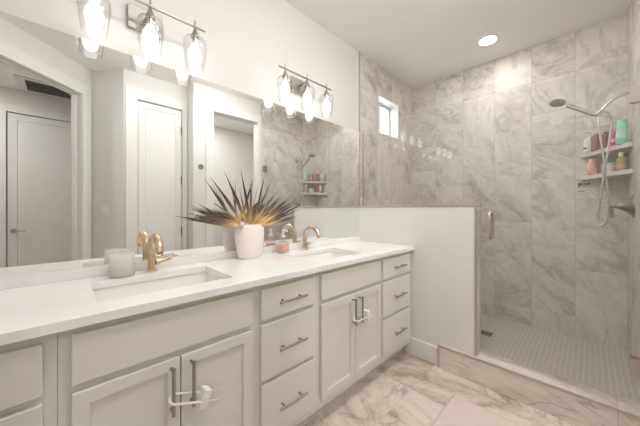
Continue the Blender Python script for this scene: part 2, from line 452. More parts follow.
def door(name, w, h, th, face_x, y0, handle=None, hinge_y=None, hinges=(), panels=1, m=TRIMW):
    """panelled leaf in a plane of constant x, its front turned to -x"""
    d = thing(name, None, None, (face_x, y0, 0)); d['kind'] = 'structure'
    b = MB().box((0, 0.003, 0.008), (th, w - 0.003, h))
    bm = b.bm
    f = min(bm.faces, key=lambda q: q.calc_center_median().x)
    st = 0.115 if w > 0.6 else 0.085
    bmesh.ops.inset_region(bm, faces=[f], thickness=st)
    bmesh.ops.inset_region(bm, faces=[f], thickness=0.006, depth=-0.009)
    bmesh.ops.inset_region(bm, faces=[f], thickness=0.012, depth=0.004)
    b.build('door_leaf', m, d)
    for z in hinges:
        MB().tube([(-0.004, hinge_y, z - 0.05), (-0.004, hinge_y, z + 0.05)], 0.007, 10).build('hinge', DARKM, d)
    if handle:
        y, z, s = handle
        hd = MB().lathe([(0.0, -0.012), (0.026, -0.012), (0.028, -0.004), (0.028, 0.0), (0.0, 0.0)], (0, y, z), 20, axis='x').build('door_handle', NICK, d, 40)
        MB().tube([(-0.012, y, z), (-0.05, y, z), (-0.055, y + s * 0.02, z), (-0.055, y + s * 0.11, z - 0.004)], [0.009, 0.009, 0.009, 0.007], 10).build('lever', NICK, hd, 40)
    return d
door('door_1', 0.459, 2.442, 0.035, 2.022, 0.618, hinge_y=0.456, hinges=(0.30, 0.93, 1.567, 2.19))
door('door_2', 0.82, 2.442, 0.035, 3.61, -0.5, handle=(0.055, 0.927, 1))

# ------------------------------------------------------------------ mirror
mir = thing('wall_mirror', 'large frameless mirror along the whole wall above the vanity counter', 'mirror', (0, 0.7, 0.9465))
MB().box((0.001, YB + 0.02 - 0.7, 0), (0.007, 2.086 - 0.7, 1.018)).build('mirror_glass', MIRROR, mir)
MB().box((0.0, YB + 0.021 - 0.7, 0.0005), (0.0012, 2.085 - 0.7, 1.0175)).build('backing', DARKM, mir)

# ------------------------------------------------------------------ counter, sinks
ZC = 0.90
S1 = (0.137, 0.462, 0.083, 0.553)
S2 = (0.137, 0.462, 1.075, 1.545)
ct = thing('vanity_countertop', 'long white quartz countertop with a low backsplash and two sinks', 'countertop', (0, 0, 0.87))
us = [0.002, S1[0], S1[1], 0.577]; vs = [YB + 0.005, S1[2], S1[3], S2[2], S2[3], YH - 0.003]
slab = MB().cells(us, vs, lambda i, j: not (i == 1 and j in (1, 3)), 0.0, 0.03, lambda u, v, w: (u, v, w))
top = slab.build('slab', QUARTZ, ct)
bv = top.modifiers.new('b', 'BEVEL'); bv.width = 0.002; bv.segments = 2; bv.limit_method = 'ANGLE'
MB().box((0.002, YB + 0.006, 0.0303), (0.022, YH - 0.004, 0.076), 0.0015).build('backsplash', QUARTZ, ct)

def sink(s, label):
    x0, x1, y0, y1 = s
    cx, cy = (x0 + x1) / 2, (y0 + y1) / 2
    t = thing('undermount_sink', label, 'sink', (cx, cy, 0.73))
    mb = MB().box((x0 - cx - 0.008, y0 - cy - 0.008, 0.0), (x1 - cx + 0.008, y1 - cy + 0.008, 0.1395))
    bm = mb.bm
    topf = max(bm.faces, key=lambda f: f.calc_center_median().z)
    bmesh.ops.delete(bm, geom=[topf], context='FACES_ONLY')
    for v in bm.verts:
        if v.co.z < 0.01: v.co.x *= 0.9; v.co.y *= 0.93
    es = [e for e in bm.edges if not e.is_boundary]
    bmesh.ops.bevel(bm, geom=es, offset=0.035, segments=5, affect='EDGES', profile=0.5)
    o = mb.build('basin', PORC, t, True)
    MB().lathe([(0.0, 0.004), (0.012, 0.004), (0.014, 0.0025), (0.024, 0.003), (0.026, 0.0005), (0.0, 0.0005)], (0, 0, 0), 20).build('drain', NICK, t, 40)
    return t
sink(S1, 'undermount white sink nearest the camera, by the frosted candle')
sink(S2, 'undermount white sink at the far end, beside the coral soap bottle')

# ------------------------------------------------------------------ cabinets
FR, FF = 0.541, 0.560          # face frame front, door front
def pull(parent, y, z, length, vertical, m=NICK):
    d = Vector((0, 0, 1)) if vertical else Vector((0, 1, 0))
    c = Vector((FF + 0.032, y, z))
    h = MB().tube([c - d * length / 2, c + d * length / 2], 0.006, 12).build('bar_pull', m, parent, 50)
    for s in (-1, 1):
        p = c + d * s * length * (0.44 if vertical else 0.32)
        MB().tube([(FF + 0.0005, p.y, p.z), (p.x - 0.0045, p.y, p.z)], 0.0048, 10).build('post', m, h, 50)
    return h
def front(parent, name, y0, y1, z0, z1, shaker=False):
    b = MB().box((FR + 0.0005, y0, z0), (FF, y1, z1), 0.0018, 1)
    if shaker:
        bm = b.bm
        f = max((q for q in bm.faces if q.normal.x > 0.9 or True), key=lambda q: (round(q.calc_center_median().x, 5), q.calc_area()))
        bmesh.ops.inset_region(bm, faces=[f], thickness=0.055)
        bmesh.ops.inset_region(bm, faces=[f], thickness=0.002, depth=-0.009)
    return b.build(name, CAB, parent)
def cabinet(name, label, y0, y1, group=None, ye=None):
    """local frame: world coordinates, the Empty sits at the front foot; children carry the offset"""
    t = thing(name, label, 'cabinet', (0, 0, 0), 0, group)
    yr = ye or y1
    mb = MB().box((0.03, y0 + 0.0005, 0.10), (FR, yr - 0.0005, 0.8695))
    f = max(mb.bm.faces, key=lambda q: q.calc_center_median().z)
    bmesh.ops.delete(mb.bm, geom=[f], context='FACES_ONLY')
    mb.build('carcass', CAB, t)
    MB().box((0.05, y0 + 0.001, 0.0), (0.468, yr - 0.001, 0.0995)).build('toe_kick', CAB, t)
    return t
def drawers(t, y0, y1, zs):
    for z0, z1 in zs:
        d = front(t, 'drawer', y0, y1, z0, z1)
        pull(d, (y0 + y1) / 2 - 0.0, (z0 + z1) / 2 + 0.002, 0.165, False)
DZ = [(0.702, 0.842), (0.427, 0.68), (0.15, 0.408)]
c1 = cabinet('drawer_cabinet', 'greige drawer cabinet cut by the left edge, left of the nearer sink', YB + 0.006, -0.009)
drawers(c1, -0.42, -0.038, DZ)
def sink_base(label, y0, y1, a, b, c):
    t = cabinet('sink_cabinet', label, y0, y1)
    front(t, 'false_front', a, c, 0.702, 0.845)
    for p, q, hy in ((a, b - 0.002, b - 0.032), (b + 0.002, c, b + 0.034)):
        d = front(t, 'cabinet_door', p, q, 0.15, 0.678, True)
        pull(d, hy, 0.578, 0.16, True)
    return t
c2 = sink_base('greige two-door cabinet under the nearer sink, doors tied by a white lock', -0.009, 0.615, 0.019, 0.305, 0.591)
c3 = cabinet('drawer_cabinet', 'greige three-drawer cabinet between the two sink cabinets', 0.615, 0.995)
drawers(c3, 0.638, 0.966, DZ)
c4 = sink_base('greige two-door cabinet under the far sink, beside the last drawers', 0.995, 1.622, 1.02, 1.314, 1.605)
c5 = cabinet('drawer_cabinet', 'greige narrow three-drawer cabinet at the end against the half wall', 1.622, YH - 0.003)
drawers(c5, 1.638, 2.045, DZ)

# child locks looped over the pairs of door pulls
def child_lock(y, z, label, tilt):
    t = thing('cabinet_lock', label, 'child lock', (FF + 0.032, y, z))
    t.rotation_euler = (R(tilt), 0, 0)
    hw, xo, yi = 0.047, 0.014, 0.033
    # a long U: two thin arms passing outside and behind the pulls, joined by a round end
    pts = [(xo, 0.135, -0.004), (xo, -0.025, -0.004)]
    for k in range(7):
        a = k * PI / 6
        pts.append((xo * math.cos(a), -0.032 - 0.02 * math.sin(a), -0.004 + 0.010 * (1 - math.cos(a))))
    pts += [(-xo, -0.025, 0.016), (-xo, 0.118, 0.016)]
    MB().tube(pts, 0.0042, 8).build('strap', WPLAST, t, True)
    MB().box((-0.0205, 0.058, -0.026), (0.022, 0.084, 0.037), 0.003).build('clip', WPLAST, t)
    MB().box((0.0225, 0.065, -0.008), (0.026, 0.077, 0.018), 0.0015).build('button', WPLAST, t)
    return t
child_lock(0.305, 0.536, 'white plastic child lock strap across the pulls below the nearer sink', -22)
child_lock(1.314, 0.53, 'white plastic child lock strap across the pulls below the far sink', -3)

# ------------------------------------------------------------------ faucets
def faucet(y, label, m):
    t = thing('sink_faucet', label, 'faucet', (0.068, y, ZC + 0.0006))
    MB().lathe([(0.0, 0.0), (0.025, 0.0), (0.025, 0.006), (0.0185, 0.009), (0.0175, 0.03), (0.0175, 0.08), (0.0, 0.08)], (0, 0, 0), 24).build('body', m, t, 40)
    pts, rs = [], []
    for k in range(17):
        a = PI - k * R(172) / 16
        pts.append((0.076 + 0.076 * math.cos(a), 0, 0.096 + 0.076 * math.sin(a)))
        rs.append(0.018 - 0.002 * k / 16)
    pts = [(0, 0, 0.0805)] + pts; rs = [0.0165] + rs
    sp = MB().tube(pts, rs, 16).build('spout', m, t, 50)
    e = Vector(pts[-1]); d = (Vector(pts[-1]) - Vector(pts[-2])).normalized()
    MB().tube([e + d * 0.0003, e + d * 0.006], 0.0115, 16).build('aerator', DARKM, sp)
    h = MB().tube([(0, 0.0178, 0.042), (0, 0.036, 0.042)], 0.0145, 16).build('handle_hub', m, t, 50)
    MB().tube([(0, 0.0365, 0.043), (0.003, 0.048, 0.044), (0.010, 0.066, 0.048), (0.016, 0.084, 0.055)], [0.0085, 0.0078, 0.0068, 0.0058], 10).build('lever', m, h, 50)
    return t
faucet(0.318, 'brushed gold arched faucet at the nearer sink, right of the candle', GOLD)
faucet(1.325, 'champagne arched faucet at the far sink, right of the soap bottle', CHAMP)

# ------------------------------------------------------------------ vanity lights
def vanity_light(y, label):
    t = thing('vanity_light', label, 'light fixture', (0, y, 2.18), 0, None)
    MB().box((0.0005, -0.076, -0.085), (0.022, 0.07, 0.03), 0.003).build('backplate', PLATE, t)
    MB().tube([(0.0222, 0, -0.02), (0.085, 0, -0.02), (0.103, 0, -0.012), (0.111, 0, -0.0055)], 0.008, 10).build('arm', NICK, t, 50)
    MB().tube([(0.112, -0.258, 0.0), (0.112, 0.258, 0.0)], 0.006, 10).build('bar', NICK, t, 50)
    for dy in (-0.205, 0, 0.205):
        c = (0.112, dy, 0.0)
        # a slim pin through the bar, a flared cup, a socket
        s = MB().lathe([(0.0, 0.032), (0.0045, 0.032), (0.0045, -0.012), (0.007, -0.018), (0.021, -0.052), (0.021, -0.06), (0.0, -0.06)], c, 18).build('socket', NICK, t, 40)
        MB().lathe([(0.0, -0.0605), (0.0135, -0.0605), (0.0135, -0.094), (0.0, -0.094)], c, 16).build('lamp_base', CHROME, s, 40)
        prof = [(0.018, -0.054), (0.034, -0.058), (0.05, -0.068), (0.0565, -0.085), (0.0575, -0.105), (0.0545, -0.14), (0.0485, -0.19), (0.0435, -0.228)]
        inner = [(r - 0.0025, z - (0.002 if k < 3 else 0)) for k, (r, z) in enumerate(prof)]
        MB().lathe(prof + inner[::-1], c, 32, close=True).build('glass_shade', SHADE, t, 60)
        bp = [(0.0, -0.0945), (0.013, -0.0945), (0.0145, -0.1), (0.022, -0.114), (0.0305, -0.132), (0.0325, -0.15), (0.030, -0.17), (0.0265, -0.188), (0.019, -0.202), (0.009, -0.208), (0.0, -0.2095)]
        MB().lathe(bp, c, 22).build('light_bulb', BULBM, t, True)
    return t
vanity_light(0.303, 'three-bulb nickel bar light with glass shades above the nearer sink')
vanity_light(1.31, 'three-bulb nickel bar light with glass shades above the far sink')

# recessed shower light, and unseen fill lights added for brightness
def can(x, y, label, m):
    t = thing('recessed_or_fill_light', label, 'ceiling light', (x, y, HZ))
    MB().lathe([(0.066, 0.0), (0.089, 0.0), (0.089, -0.004), (0.084, -0.008), (0.066, -0.006)], (0, 0, 0), 32, close=True).build('trim_ring', TRIMW, t, 40)
    MB().lathe([(0.0, -0.0055), (0.0655, -0.0055), (0.0655, -0.0005), (0.0, -0.0005)], (0, 0, 0), 32).build('diffuser', m, t)
    return t
can(0.935, 2.79, 'round recessed light in the ceiling above the shower', CANSH)
def fill_light(x, y, label):  # round lights added out of view to even out the brightness
    t = thing('fill_ceiling_light', label, 'ceiling light', (x, y, HZ))
    MB().lathe([(0.0, -0.0005), (0.17, -0.0005), (0.17, -0.02), (0.0, -0.02)], (0, 0, 0), 32).build('canopy', NICK, t, 40)
    MB().lathe([(0.0, -0.0205), (0.16, -0.0205), (0.163, -0.045), (0.15, -0.075), (0.115, -0.1), (0.06, -0.113), (0.0, -0.116)], (0, 0, 0), 32).build('fill_shell', FILL_DOME, t, True)
fill_light(1.15, 0.6, 'added unseen round fill light above the floor nearest the hall door')
fill_light(1.15, 1.45, 'added unseen round fill light above the rug')
can(2.6, 1.8, 'added unseen round fill light in the small room behind the doorway', FILL_ROOM)  # unseen light added to brighten the small room
can(2.75, -0.9, 'added unseen round fill light in the hall ceiling', FILL_HALL)  # unseen light added to brighten the hall

# hall ceiling grille
v = thing('air_vent', 'white louvred air grille in the hall ceiling, seen in the mirror', 'vent', (3.32, -0.02, HZ))
MB().cells([-0.27, -0.2, 0.2, 0.25], [-0.38, -0.3, 0.32, 0.38], lambda i, j: not (i == 1 and j == 1), -0.012, -0.0005, lambda u, v_, w: (u, v_, w)).build('vent_frame', TRIMW, v)
MB().box((-0.199, -0.299, -0.0025), (0.199, 0.319, -0.0008)).build('backing', mat('duct_grey', (0.07, 0.068, 0.065), 0.8), v)
for k in range(6):
    x = -0.165 + k * 0.066
    MB().box((-0.008, -0.299, -0.0008), (0.008, 0.319, 0.0008)).xf(Matrix.Translation((x, 0, -0.0105)) @ Matrix.Rotation(R(-38), 4, 'Y')).build('slat', HALLW, v)
# light switch plate on the angled wall
sw = thing('light_switch', 'white double light switch plate on the angled wall, seen in the mirror', 'switch', (2.185, 0.3485, 1.2), math.atan2(dAB.y, dAB.x))
MB().box((-0.058, -0.006, -0.058), (0.058, -0.0005, 0.058), 0.002).build('switch_plate', TRIMW, sw)
for dx in (-0.023, 0.023):
    MB().box((dx - 0.016, -0.0095, -0.033), (dx + 0.016, -0.0062, 0.033), 0.001).build('rocker', WPLAST, sw)
# robe hook on the wall by the doorway
rh = thing('robe_hook', 'round nickel robe hook on the white wall, seen in the mirror', 'hook', (XR, 1.232, 1.735))
MB().lathe([(0.0, -0.01), (0.03, -0.01), (0.034, -0.004), (0.034, -0.0005), (0.0, -0.0005)], (0, 0, 0), 22, axis='x').build('rosette', NICK, rh, 40)
MB().tube([(-0.0105, 0, 0), (-0.035, 0, -0.004), (-0.045, 0, 0.004), (-0.048, 0, 0.018)], [0.007, 0.007, 0.008, 0.009], 12).build('peg', NICK, rh, 50)

# ------------------------------------------------------------------ on the counter
cn = thing('candle', 'ribbed frosted glass candle jar standing beside the gold faucet', 'candle', (0.098, 0.196, ZC + 0.0006))
prof = [(0.0, 0.0), (0.043, 0.0), (0.0465, 0.004), (0.0465, 0.1), (0.045, 0.102), (0.0425, 0.1), (0.0425, 0.009), (0.0, 0.008)]
jb = MB(); jb.lathe(prof, (0, 0, 0), 48)
for q in jb.bm.verts:
    r = math.hypot(q.co.x, q.co.y)
    if r > 0.0445:
        a = round(math.atan2(q.co.y, q.co.x) / (2 * PI / 48))
        s = 1.0 + (0.018 if a % 2 else -0.012)
        q.co.x *= s; q.co.y *= s
jb.build('jar', FROST, cn, 50)
MB().lathe([(0.0, 0.0095), (0.0415, 0.0095), (0.0415, 0.066), (0.0, 0.066)], (0, 0, 0), 30).build('wax', WAX, cn, 40)
MB().tube([(0, 0, 0.0662), (0, 0, 0.074)], 0.0012, 6).build('wick', DARKM, cn)

VX, VY = 0.093, 0.842
va = MB()
po = [(0.0, 0.0), (0.062, 0.0), (0.070, 0.006), (0.080, 0.04), (0.0905, 0.09), (0.096, 0.14), (0.0965, 0.175), (0.092, 0.198), (0.084, 0.209), (0.080, 0.212)]
pi = [(0.076, 0.209), (0.084, 0.196), (0.089, 0.175), (0.088, 0.14), (0.082, 0.09), (0.072, 0.04), (0.06, 0.014), (0.0, 0.012)]
va.lathe(po + pi, (0, 0, 0), 40, sx=0.70, sy=1.0)
vase = va.build('ceramic_vase', VASEM, None, 60, (VX, VY, ZC + 0.0006))
tag(vase, 'blush white ceramic vase of dried grasses standing between the two sinks', 'vase')

# dried spears in the vase: pale wheat at the foot, dark brown at the tip
BL = [blade_mat('wheat_to_brown', (0.66, 0.44, 0.23), (0.20, 0.135, 0.09), (0.085, 0.062, 0.048), 0.36),
      blade_mat('gold_to_dark', (0.72, 0.47, 0.23), (0.36, 0.22, 0.11), (0.11, 0.075, 0.05), 0.36),
      blade_mat('straw_to_grey', (0.70, 0.52, 0.32), (0.36, 0.28, 0.2), (0.12, 0.1, 0.09), 0.36)]
GOLDB = blade_mat('all_wheat', (0.78, 0.50, 0.22), (0.76, 0.50, 0.24), (0.62, 0.40, 0.2), 0.42)
def spear(ang, lean, length, width, m, label, group, droop=0.0, off=None, last=False):
    """ang: degrees from straight up, towards +y; lean: tilt towards the room"""
    a, l = R(ang), R(lean)
    d = Vector((math.sin(l), math.sin(a) * math.cos(l), math.cos(a) * math.cos(l))).normalized()
    foot = Vector(off or (0, 0, 0))
    pts, rs = [], []
    n = 9
    for k in range(n):
        s = k / (n - 1)
        p = d * length * s
        p = p + Vector((0, 0.02 * math.sin(a) * s * s, -droop * s * s))
        pts.append(p)
        rs.append(max(0.0006, width * (0.12 + 0.88 * math.sin(PI * min(1, 0.02 + s * 0.98)) ** 0.9) * (1 - 0.75 * max(0, s - .55) / .45)))
    mb = MB().tube(pts, rs, 4, flat=0.22, roll=R(90) + rnd.uniform(-0.7, 0.7))
    at = Vector((VX + foot.x, VY + foot.y, ZC + foot.z))
    probe = mb.bm.copy()
    bmesh.ops.translate(probe, verts=probe.verts, vec=at)
    tree = BVHTree.FromBMesh(probe); probe.free()
    if any(tree.overlap(t) for t in SPEARS) and not last:        # crosses one already standing: try another pose
        mb.bm.free()
        return None
    SPEARS.append(tree)
    o = mb.build('dried_spear', m, None, False, at)
    return tag(o, label, 'dried grass', group)
SPEARS = []
rnd = random.Random(11)
def spray(n, a0, a1, l0, l1, w0, w1, label, group, mats, xr=(-0.03, 0.03), droop=0.02, yr=(-0.05, 0.05), z=0.19):
    """angles rise with the foot's y and the lean with its x, so that the spears fan apart"""
    for i in range(n):
        k = (i + 0.5) / n
        ln, wd, mt = rnd.uniform(l0, l1), rnd.uniform(w0, w1), rnd.choice(mats)
        for trial in range(80):
            x = xr[0] + (xr[1] - xr[0]) * ((i + trial) % 3) / 2 + rnd.uniform(-0.005, 0.005) * min(3, trial)
            sp = 0.6 + 0.08 * trial
            if spear(a0 + (a1 - a0) * k + rnd.uniform(-sp, sp), 6 + 230 * x + rnd.uniform(-sp, sp), ln * (1 - 0.003 * trial), wd * (1 - 0.006 * trial), mt, label, group, droop,
                     (x, yr[0] + (yr[1] - yr[0]) * k + rnd.uniform(-0.0006, 0.0006) * trial, z), last=False): break
pod = MB()
for k in range(26):
    ph = math.acos(1 - 2 * (k + .5) / 26); th = k * 2.39996
    c0 = Vector((math.sin(ph) * math.cos(th), math.sin(ph) * math.sin(th), math.cos(ph))) * 0.012
    r = bmesh.ops.create_icosphere(pod.bm, subdivisions=1, radius=0.0042)
    bmesh.ops.translate(pod.bm, verts=r['verts'], vec=c0)
r = bmesh.ops.create_icosphere(pod.bm, subdivisions=2, radius=0.0105)
po_ = pod.build('seed_head', WPLAST, None, True, (VX + 0.062, VY - 0.082, ZC + 0.219))
st = MB().tube([(-0.006, 0.008, 0.0), (-0.014, 0.016, 0.004), (-0.03, 0.034, -0.002), (-0.036, 0.044, -0.04), (-0.038, 0.048, -0.1)], 0.0015, 6).build('stem', BL[1], po_)
tag(po_, 'small white beaded seed head peeking over the left rim of the vase', 'dried flower')
for part in (po_, st):
    pbm = bmesh.new(); pbm.from_mesh(part.data)
    bmesh.ops.translate(pbm, verts=pbm.verts, vec=po_.location)
    SPEARS.append(BVHTree.FromBMesh(pbm)); pbm.free()

G = 'dried spears in the vase'
spray(26, -74, -47, 0.19, 0.31, 0.006, 0.0105, 'dark brown dried spear fanning left out of the vase', G + ', left fan', BL, yr=(-0.062, -0.03))
spray(8, -36, 24, 0.27, 0.39, 0.0085, 0.0115, 'brown dried spear standing upright in the vase', G + ', upright', BL[:2], yr=(-0.02, 0.022))
spray(26, 36, 76, 0.22, 0.33, 0.006, 0.0105, 'dark brown dried spear fanning right out of the vase', G + ', right fan', BL, yr=(0.028, 0.062))
spray(16, -60, 62, 0.07, 0.16, 0.005, 0.0085, 'short wheat coloured spear low at the mouth of the vase', G + ', short wheat ones', [GOLDB], xr=(0.012, 0.04), yr=(-0.055, 0.055), z=0.188)

sb = thing('soap_bottle', 'clear glass pump bottle of coral liquid soap on the counter', 'soap bottle', (0.084, 1.108, ZC + 0.0006), R(20))
hb = MB().box((-0.033, -0.033, 0.0), (0.033, 0.033, 0.078), 0.006, 3)
hb.build('glass_bottle', CLEARB, sb, 40)
MB().box((-0.0295, -0.0295, 0.006), (0.0295, 0.0295, 0.056), 0.004, 2).build('liquid', CORAL, sb, 40)
MB().lathe([(0.03, 0.0785), (0.027, 0.09), (0.016, 0.1), (0.0145, 0.108), (0.0, 0.108)], (0, 0, 0), 24).build('neck', CLEARB, sb, 40)
pm = MB().lathe([(0.0, 0.1085), (0.0155, 0.1085), (0.0155, 0.122), (0.0065, 0.126), (0.0065, 0.15), (0.0, 0.15)], (0, 0, 0), 20).build('pump', WPLAST, sb, 40)
MB().tube([(-0.008, 0, 0.157), (0.03, 0, 0.156), (0.038, 0, 0.151)], [0.0068, 0.0055, 0.0045], 10).build('nozzle', WPLAST, pm, 50)

# ------------------------------------------------------------------ shower glass
gp = thing('glass_panel', 'fixed clear glass panel on top of the white half wall', 'shower glass', (0.0, 2.142, 1.238))
MB().box((0.012, -0.005, 0.006), (HW + 0.008, 0.005, 0.752)).build('glass_sheet', GLASS, gp)
MB().box((0.0045, -0.0115, 0.002), (0.0118, 0.0115, 0.752), 0.001).build('wall_channel', CHAMP, gp)
MB().box((0.0122, -0.0115, 0.0005), (HW + 0.01, 0.0115, 0.0058), 0.001).build('base_channel', CHAMP, gp)

sd = thing('shower_door', 'frameless clear glass shower door with a nickel pull', 'shower door', (XR, 2.142, 0.172))
MB().box((HW + 0.022 - XR, -0.005, 0.01), (-0.012, 0.005, 1.818)).build('glass_sheet', GLASS, sd)
hd = MB()
pts = []
hx = 1.105 - XR
for s in (-1,):
    pts = [(hx, -0.0055, 0.835), (hx, -0.03, 0.835), (hx, -0.042, 0.845), (hx, -0.046, 0.86), (hx, -0.046, 0.985), (hx, -0.042, 1.0), (hx, -0.03, 1.01), (hx, -0.0055, 1.01)]
hd.tube(pts, 0.0095, 12)
hd.build('pull_handle', CHAMP, sd, 50)
MB().tube([(p[0], -p[1], p[2]) for p in pts], 0.0095, 12).build('pull_handle', CHAMP, sd, 50)
for z in (0.168, 1.59):
    h = MB().box((-0.064, -0.013, z), (-0.010, -0.0053, z + 0.09), 0.001).build('hinge', EDGEM, sd)
    MB().box((-0.064, 0.0053, z), (-0.010, 0.013, z + 0.09), 0.001).build('rear_plate', EDGEM, h)
    MB().box((-0.0095, -0.028, z), (-0.0005, 0.028, z + 0.09), 0.001).build('wall_plate', EDGEM, h)

# ------------------------------------------------------------------ shower fittings
YA = 2.76
sh = thing('hand_shower', 'chrome hand shower on a wall arm with a looping hose', 'shower head', (XR, YA, 2.0))
MB().lathe([(0.0, -0.012), (0.012, -0.012), (0.028, -0.004), (0.03, -0.0005), (0.0, -0.0005)], (0, 0, 0), 22, axis='x').build('flange', CHROME, sh, 40)
MB().tube([(-0.0125, 0, 0.0), (-0.05, 0, -0.002), (-0.09, 0, -0.018), (-0.125, 0, -0.048), (-0.152, 0, -0.08)], 0.0095, 12).build('arm', CHROME, sh, 50)
MB().tube([(-0.154, 0, -0.082), (-0.176, 0, -0.108)], [0.015, 0.018], 14).build('bracket', CHROME, sh, 50)
hp = [(-0.165, -0.01, -0.122), (-0.20, -0.012, -0.104), (-0.26, -0.012, -0.058), (-0.33, -0.012, -0.004)]
hs = MB().tube(hp, [0.012, 0.0125, 0.013, 0.016], 14).build('handset', CHROME, sh, 50)
hm = Matrix.Translation((-0.386, -0.012, 0.034)) @ Matrix.Rotation(R(12), 4, 'Y') @ Matrix.Rotation(R(-10), 4, 'X')
MB().lathe([(0.0, 0.012), (0.03, 0.012), (0.05, 0.006), (0.054, -0.004), (0.05, -0.011), (0.0, -0.011)], (0, 0, 0), 28).xf(hm).build('spray_head', CHROME, hs, 40)
MB().lathe([(0.0, -0.0113), (0.045, -0.0113), (0.044, -0.0145), (0.0, -0.0145)], (0, 0, 0), 28).xf(hm).build('spray_face', mat('grey_nozzle_rubber', (0.42, 0.41, 0.40), 0.5), hs, 40)
hose = []
P = [(-0.168, -0.012, -0.128), (-0.166, -0.014, -0.2), (-0.152, -0.018, -0.34), (-0.132, -0.02, -0.55), (-0.118, -0.02, -0.74), (-0.122, -0.018, -0.86),
     (-0.142, -0.012, -0.91), (-0.162, 0.0, -0.90), (-0.170, 0.012, -0.84), (-0.158, 0.02, -0.72), (-0.135, 0.022, -0.5), (-0.112, 0.02, -0.3), (-0.102, 0.014, -0.18), (-0.115, 0.008, -0.12), (-0.142, 0.004, -0.094)]
V3 = [Vector(p) for p in P]
for i in range(len(V3) - 1):
    p0, p1, p2, p3 = V3[max(i - 1, 0)], V3[i], V3[i + 1], V3[min(i + 2, len(V3) - 1)]
    for k in range(6):
        t = k / 6
        hose.append(0.5 * ((2 * p1) + (-p0 + p2) * t + (2 * p0 - 5 * p1 + 4 * p2 - p3) * t * t + (-p0 + 3 * p1 - 3 * p2 + p3) * t ** 3))
hose.append(V3[-1])
MB().tube(hose, 0.0068, 10).build('hose', CHROME, sh, True)

sv = thing('shower_valve', 'flared nickel shower valve with a lever handle below the shelves', 'shower valve', (XR, 2.775, 1.228))
MB().lathe([(0.0, -0.075), (0.02, -0.075), (0.026, -0.058), (0.040, -0.036), (0.060, -0.018), (0.078, -0.006), (0.080, -0.0005), (0.0, -0.0005)], (0, 0, 0), 28, axis='x').build('escutcheon', NICK, sv, 40)
lv = MB().tube([(-0.0755, 0, 0), (-0.112, 0, 0)], 0.0145, 14).build('handle_hub', NICK, sv, 50)
MB().box((-0.112, -0.01, -0.085), (-0.092, 0.01, -0.0148), 0.003).build('lever', NICK, lv)

# corner shelves and what stands on them
SX, SY = 1.535, 2.838
def shelf(z, label):
    o = MB().prism([(XR - 0.0006, YF - 0.0006), (SX, YF - 0.0006), (SX, YF - 0.022), (XR - 0.022, SY), (XR - 0.0006, SY)], 0, 0.032).build('corner_shelf', SHELF, None, False, (0, 0, z))
    bv = o.modifiers.new('b', 'BEVEL'); bv.width = 0.002; bv.segments = 1
    return tag(o, label, 'shelf')
SHELF = stone('shelf_marble', 'x', 'y', 0.9, 0.9, 0, (0.72, 0.69, 0.66), (0.68, 0.65, 0.62), (0.6, 0.56, 0.53), (0.5, 0.46, 0.42), (0.5, 0.5, 0.5), u0=1.2, v0=2.5)
ZU, ZL = 1.646, 1.456
shelf(ZU, 'upper white marble corner shelf holding the tall toiletry bottles')
shelf(ZL, 'lower white marble corner shelf holding the jar and pink pouch')
zu, zl = ZU + 0.0325, ZL + 0.0325
def bottle(name, label, cat, loc, prof, m, cap, capm, seg=22, sx=1.0, sy=1.0, rz=0.0, lab=None):
    t = thing(name, label, cat, loc, rz)
    MB().lathe(prof, (0, 0, 0), seg, sx=sx, sy=sy).build('bottle_body', m, t, 45)
    MB().lathe(cap, (0, 0, 0), 18).build('cap', capm, t, 45)
    if lab:
        r, z0, z1, lm = lab
        MB().lathe([(r, z0), (r, z1)], (0, 0, 0), seg, sx=sx, sy=sy).build('paper_label', lm, t, True)
    return t
def rounded(r, h, nk=0.012, sh_=0.02):
    return [(0.0, 0.0), (r * 0.92, 0.0), (r, 0.004), (r, h - sh_), (r * 0.9, h - sh_ * 0.45), (nk, h), (0.0, h)]
def capp(r, z, h): return [(0.0, z + 0.0004), (r, z + 0.0004), (r, z + h), (r * 0.85, z + h + 0.002), (0.0, z + h + 0.002)]
INK = mat('label_ink', (0.12, 0.12, 0.12), 0.6)
b1 = bottle('pump_bottle', 'white pump bottle at the left end of the upper shelf', 'bottle', (1.586, 3.15, zu), rounded(0.034, 0.125), WPLAST, capp(0.011, 0.125, 0.012), WPLAST)
pz = MB().tube([(0, 0, 0.1395), (0, 0, 0.163)], 0.0045, 10).build('pump_stem', WPLAST, b1, 50)
MB().tube([(0.008, 0.006, 0.1665), (-0.012, -0.012, 0.1665), (-0.026, -0.026, 0.162)], [0.008, 0.006, 0.005], 10).build('pump_head', WPLAST, pz, 50)
MB().box((-0.022, -0.0352, 0.03), (0.0, -0.0344, 0.044)).xf(Matrix.Rotation(R(-25), 4, 'Z')).build('printed_mark', INK, b1)
BROWN = mat('cocoa_plastic', (0.34, 0.22, 0.18), 0.35, var=0.06)
bottle('shampoo_bottle', 'matte brown bottle beside the white pump bottle on the shelf', 'bottle', (1.630, 3.085, zu), rounded(0.038, 0.12, 0.02, 0.01), BROWN, capp(0.017, 0.12, 0.012), BROWN, sx=0.8, rz=R(-50))
bottle('conditioner_bottle', 'matte brown bottle behind the hose, next to the pink bottle', 'bottle', (1.68, 3.03, zu), rounded(0.034, 0.115, 0.016, 0.01), BROWN, capp(0.017, 0.115, 0.014), BROWN, sx=0.75, rz=R(-50))
PINK = mat('magenta_plastic', (0.72, 0.12, 0.28), 0.3, var=0.05)
bottle('body_wash_bottle', 'hot pink slim bottle beside the tall mint bottle', 'bottle', (1.715, 2.965, zu), rounded(0.021, 0.105), PINK, capp(0.011, 0.105, 0.035), mat('pale_pink_cap', (0.86, 0.52, 0.56), 0.35), lab=(0.0214, 0.03, 0.055, mat('pink_label', (0.85, 0.55, 0.6), 0.5)))
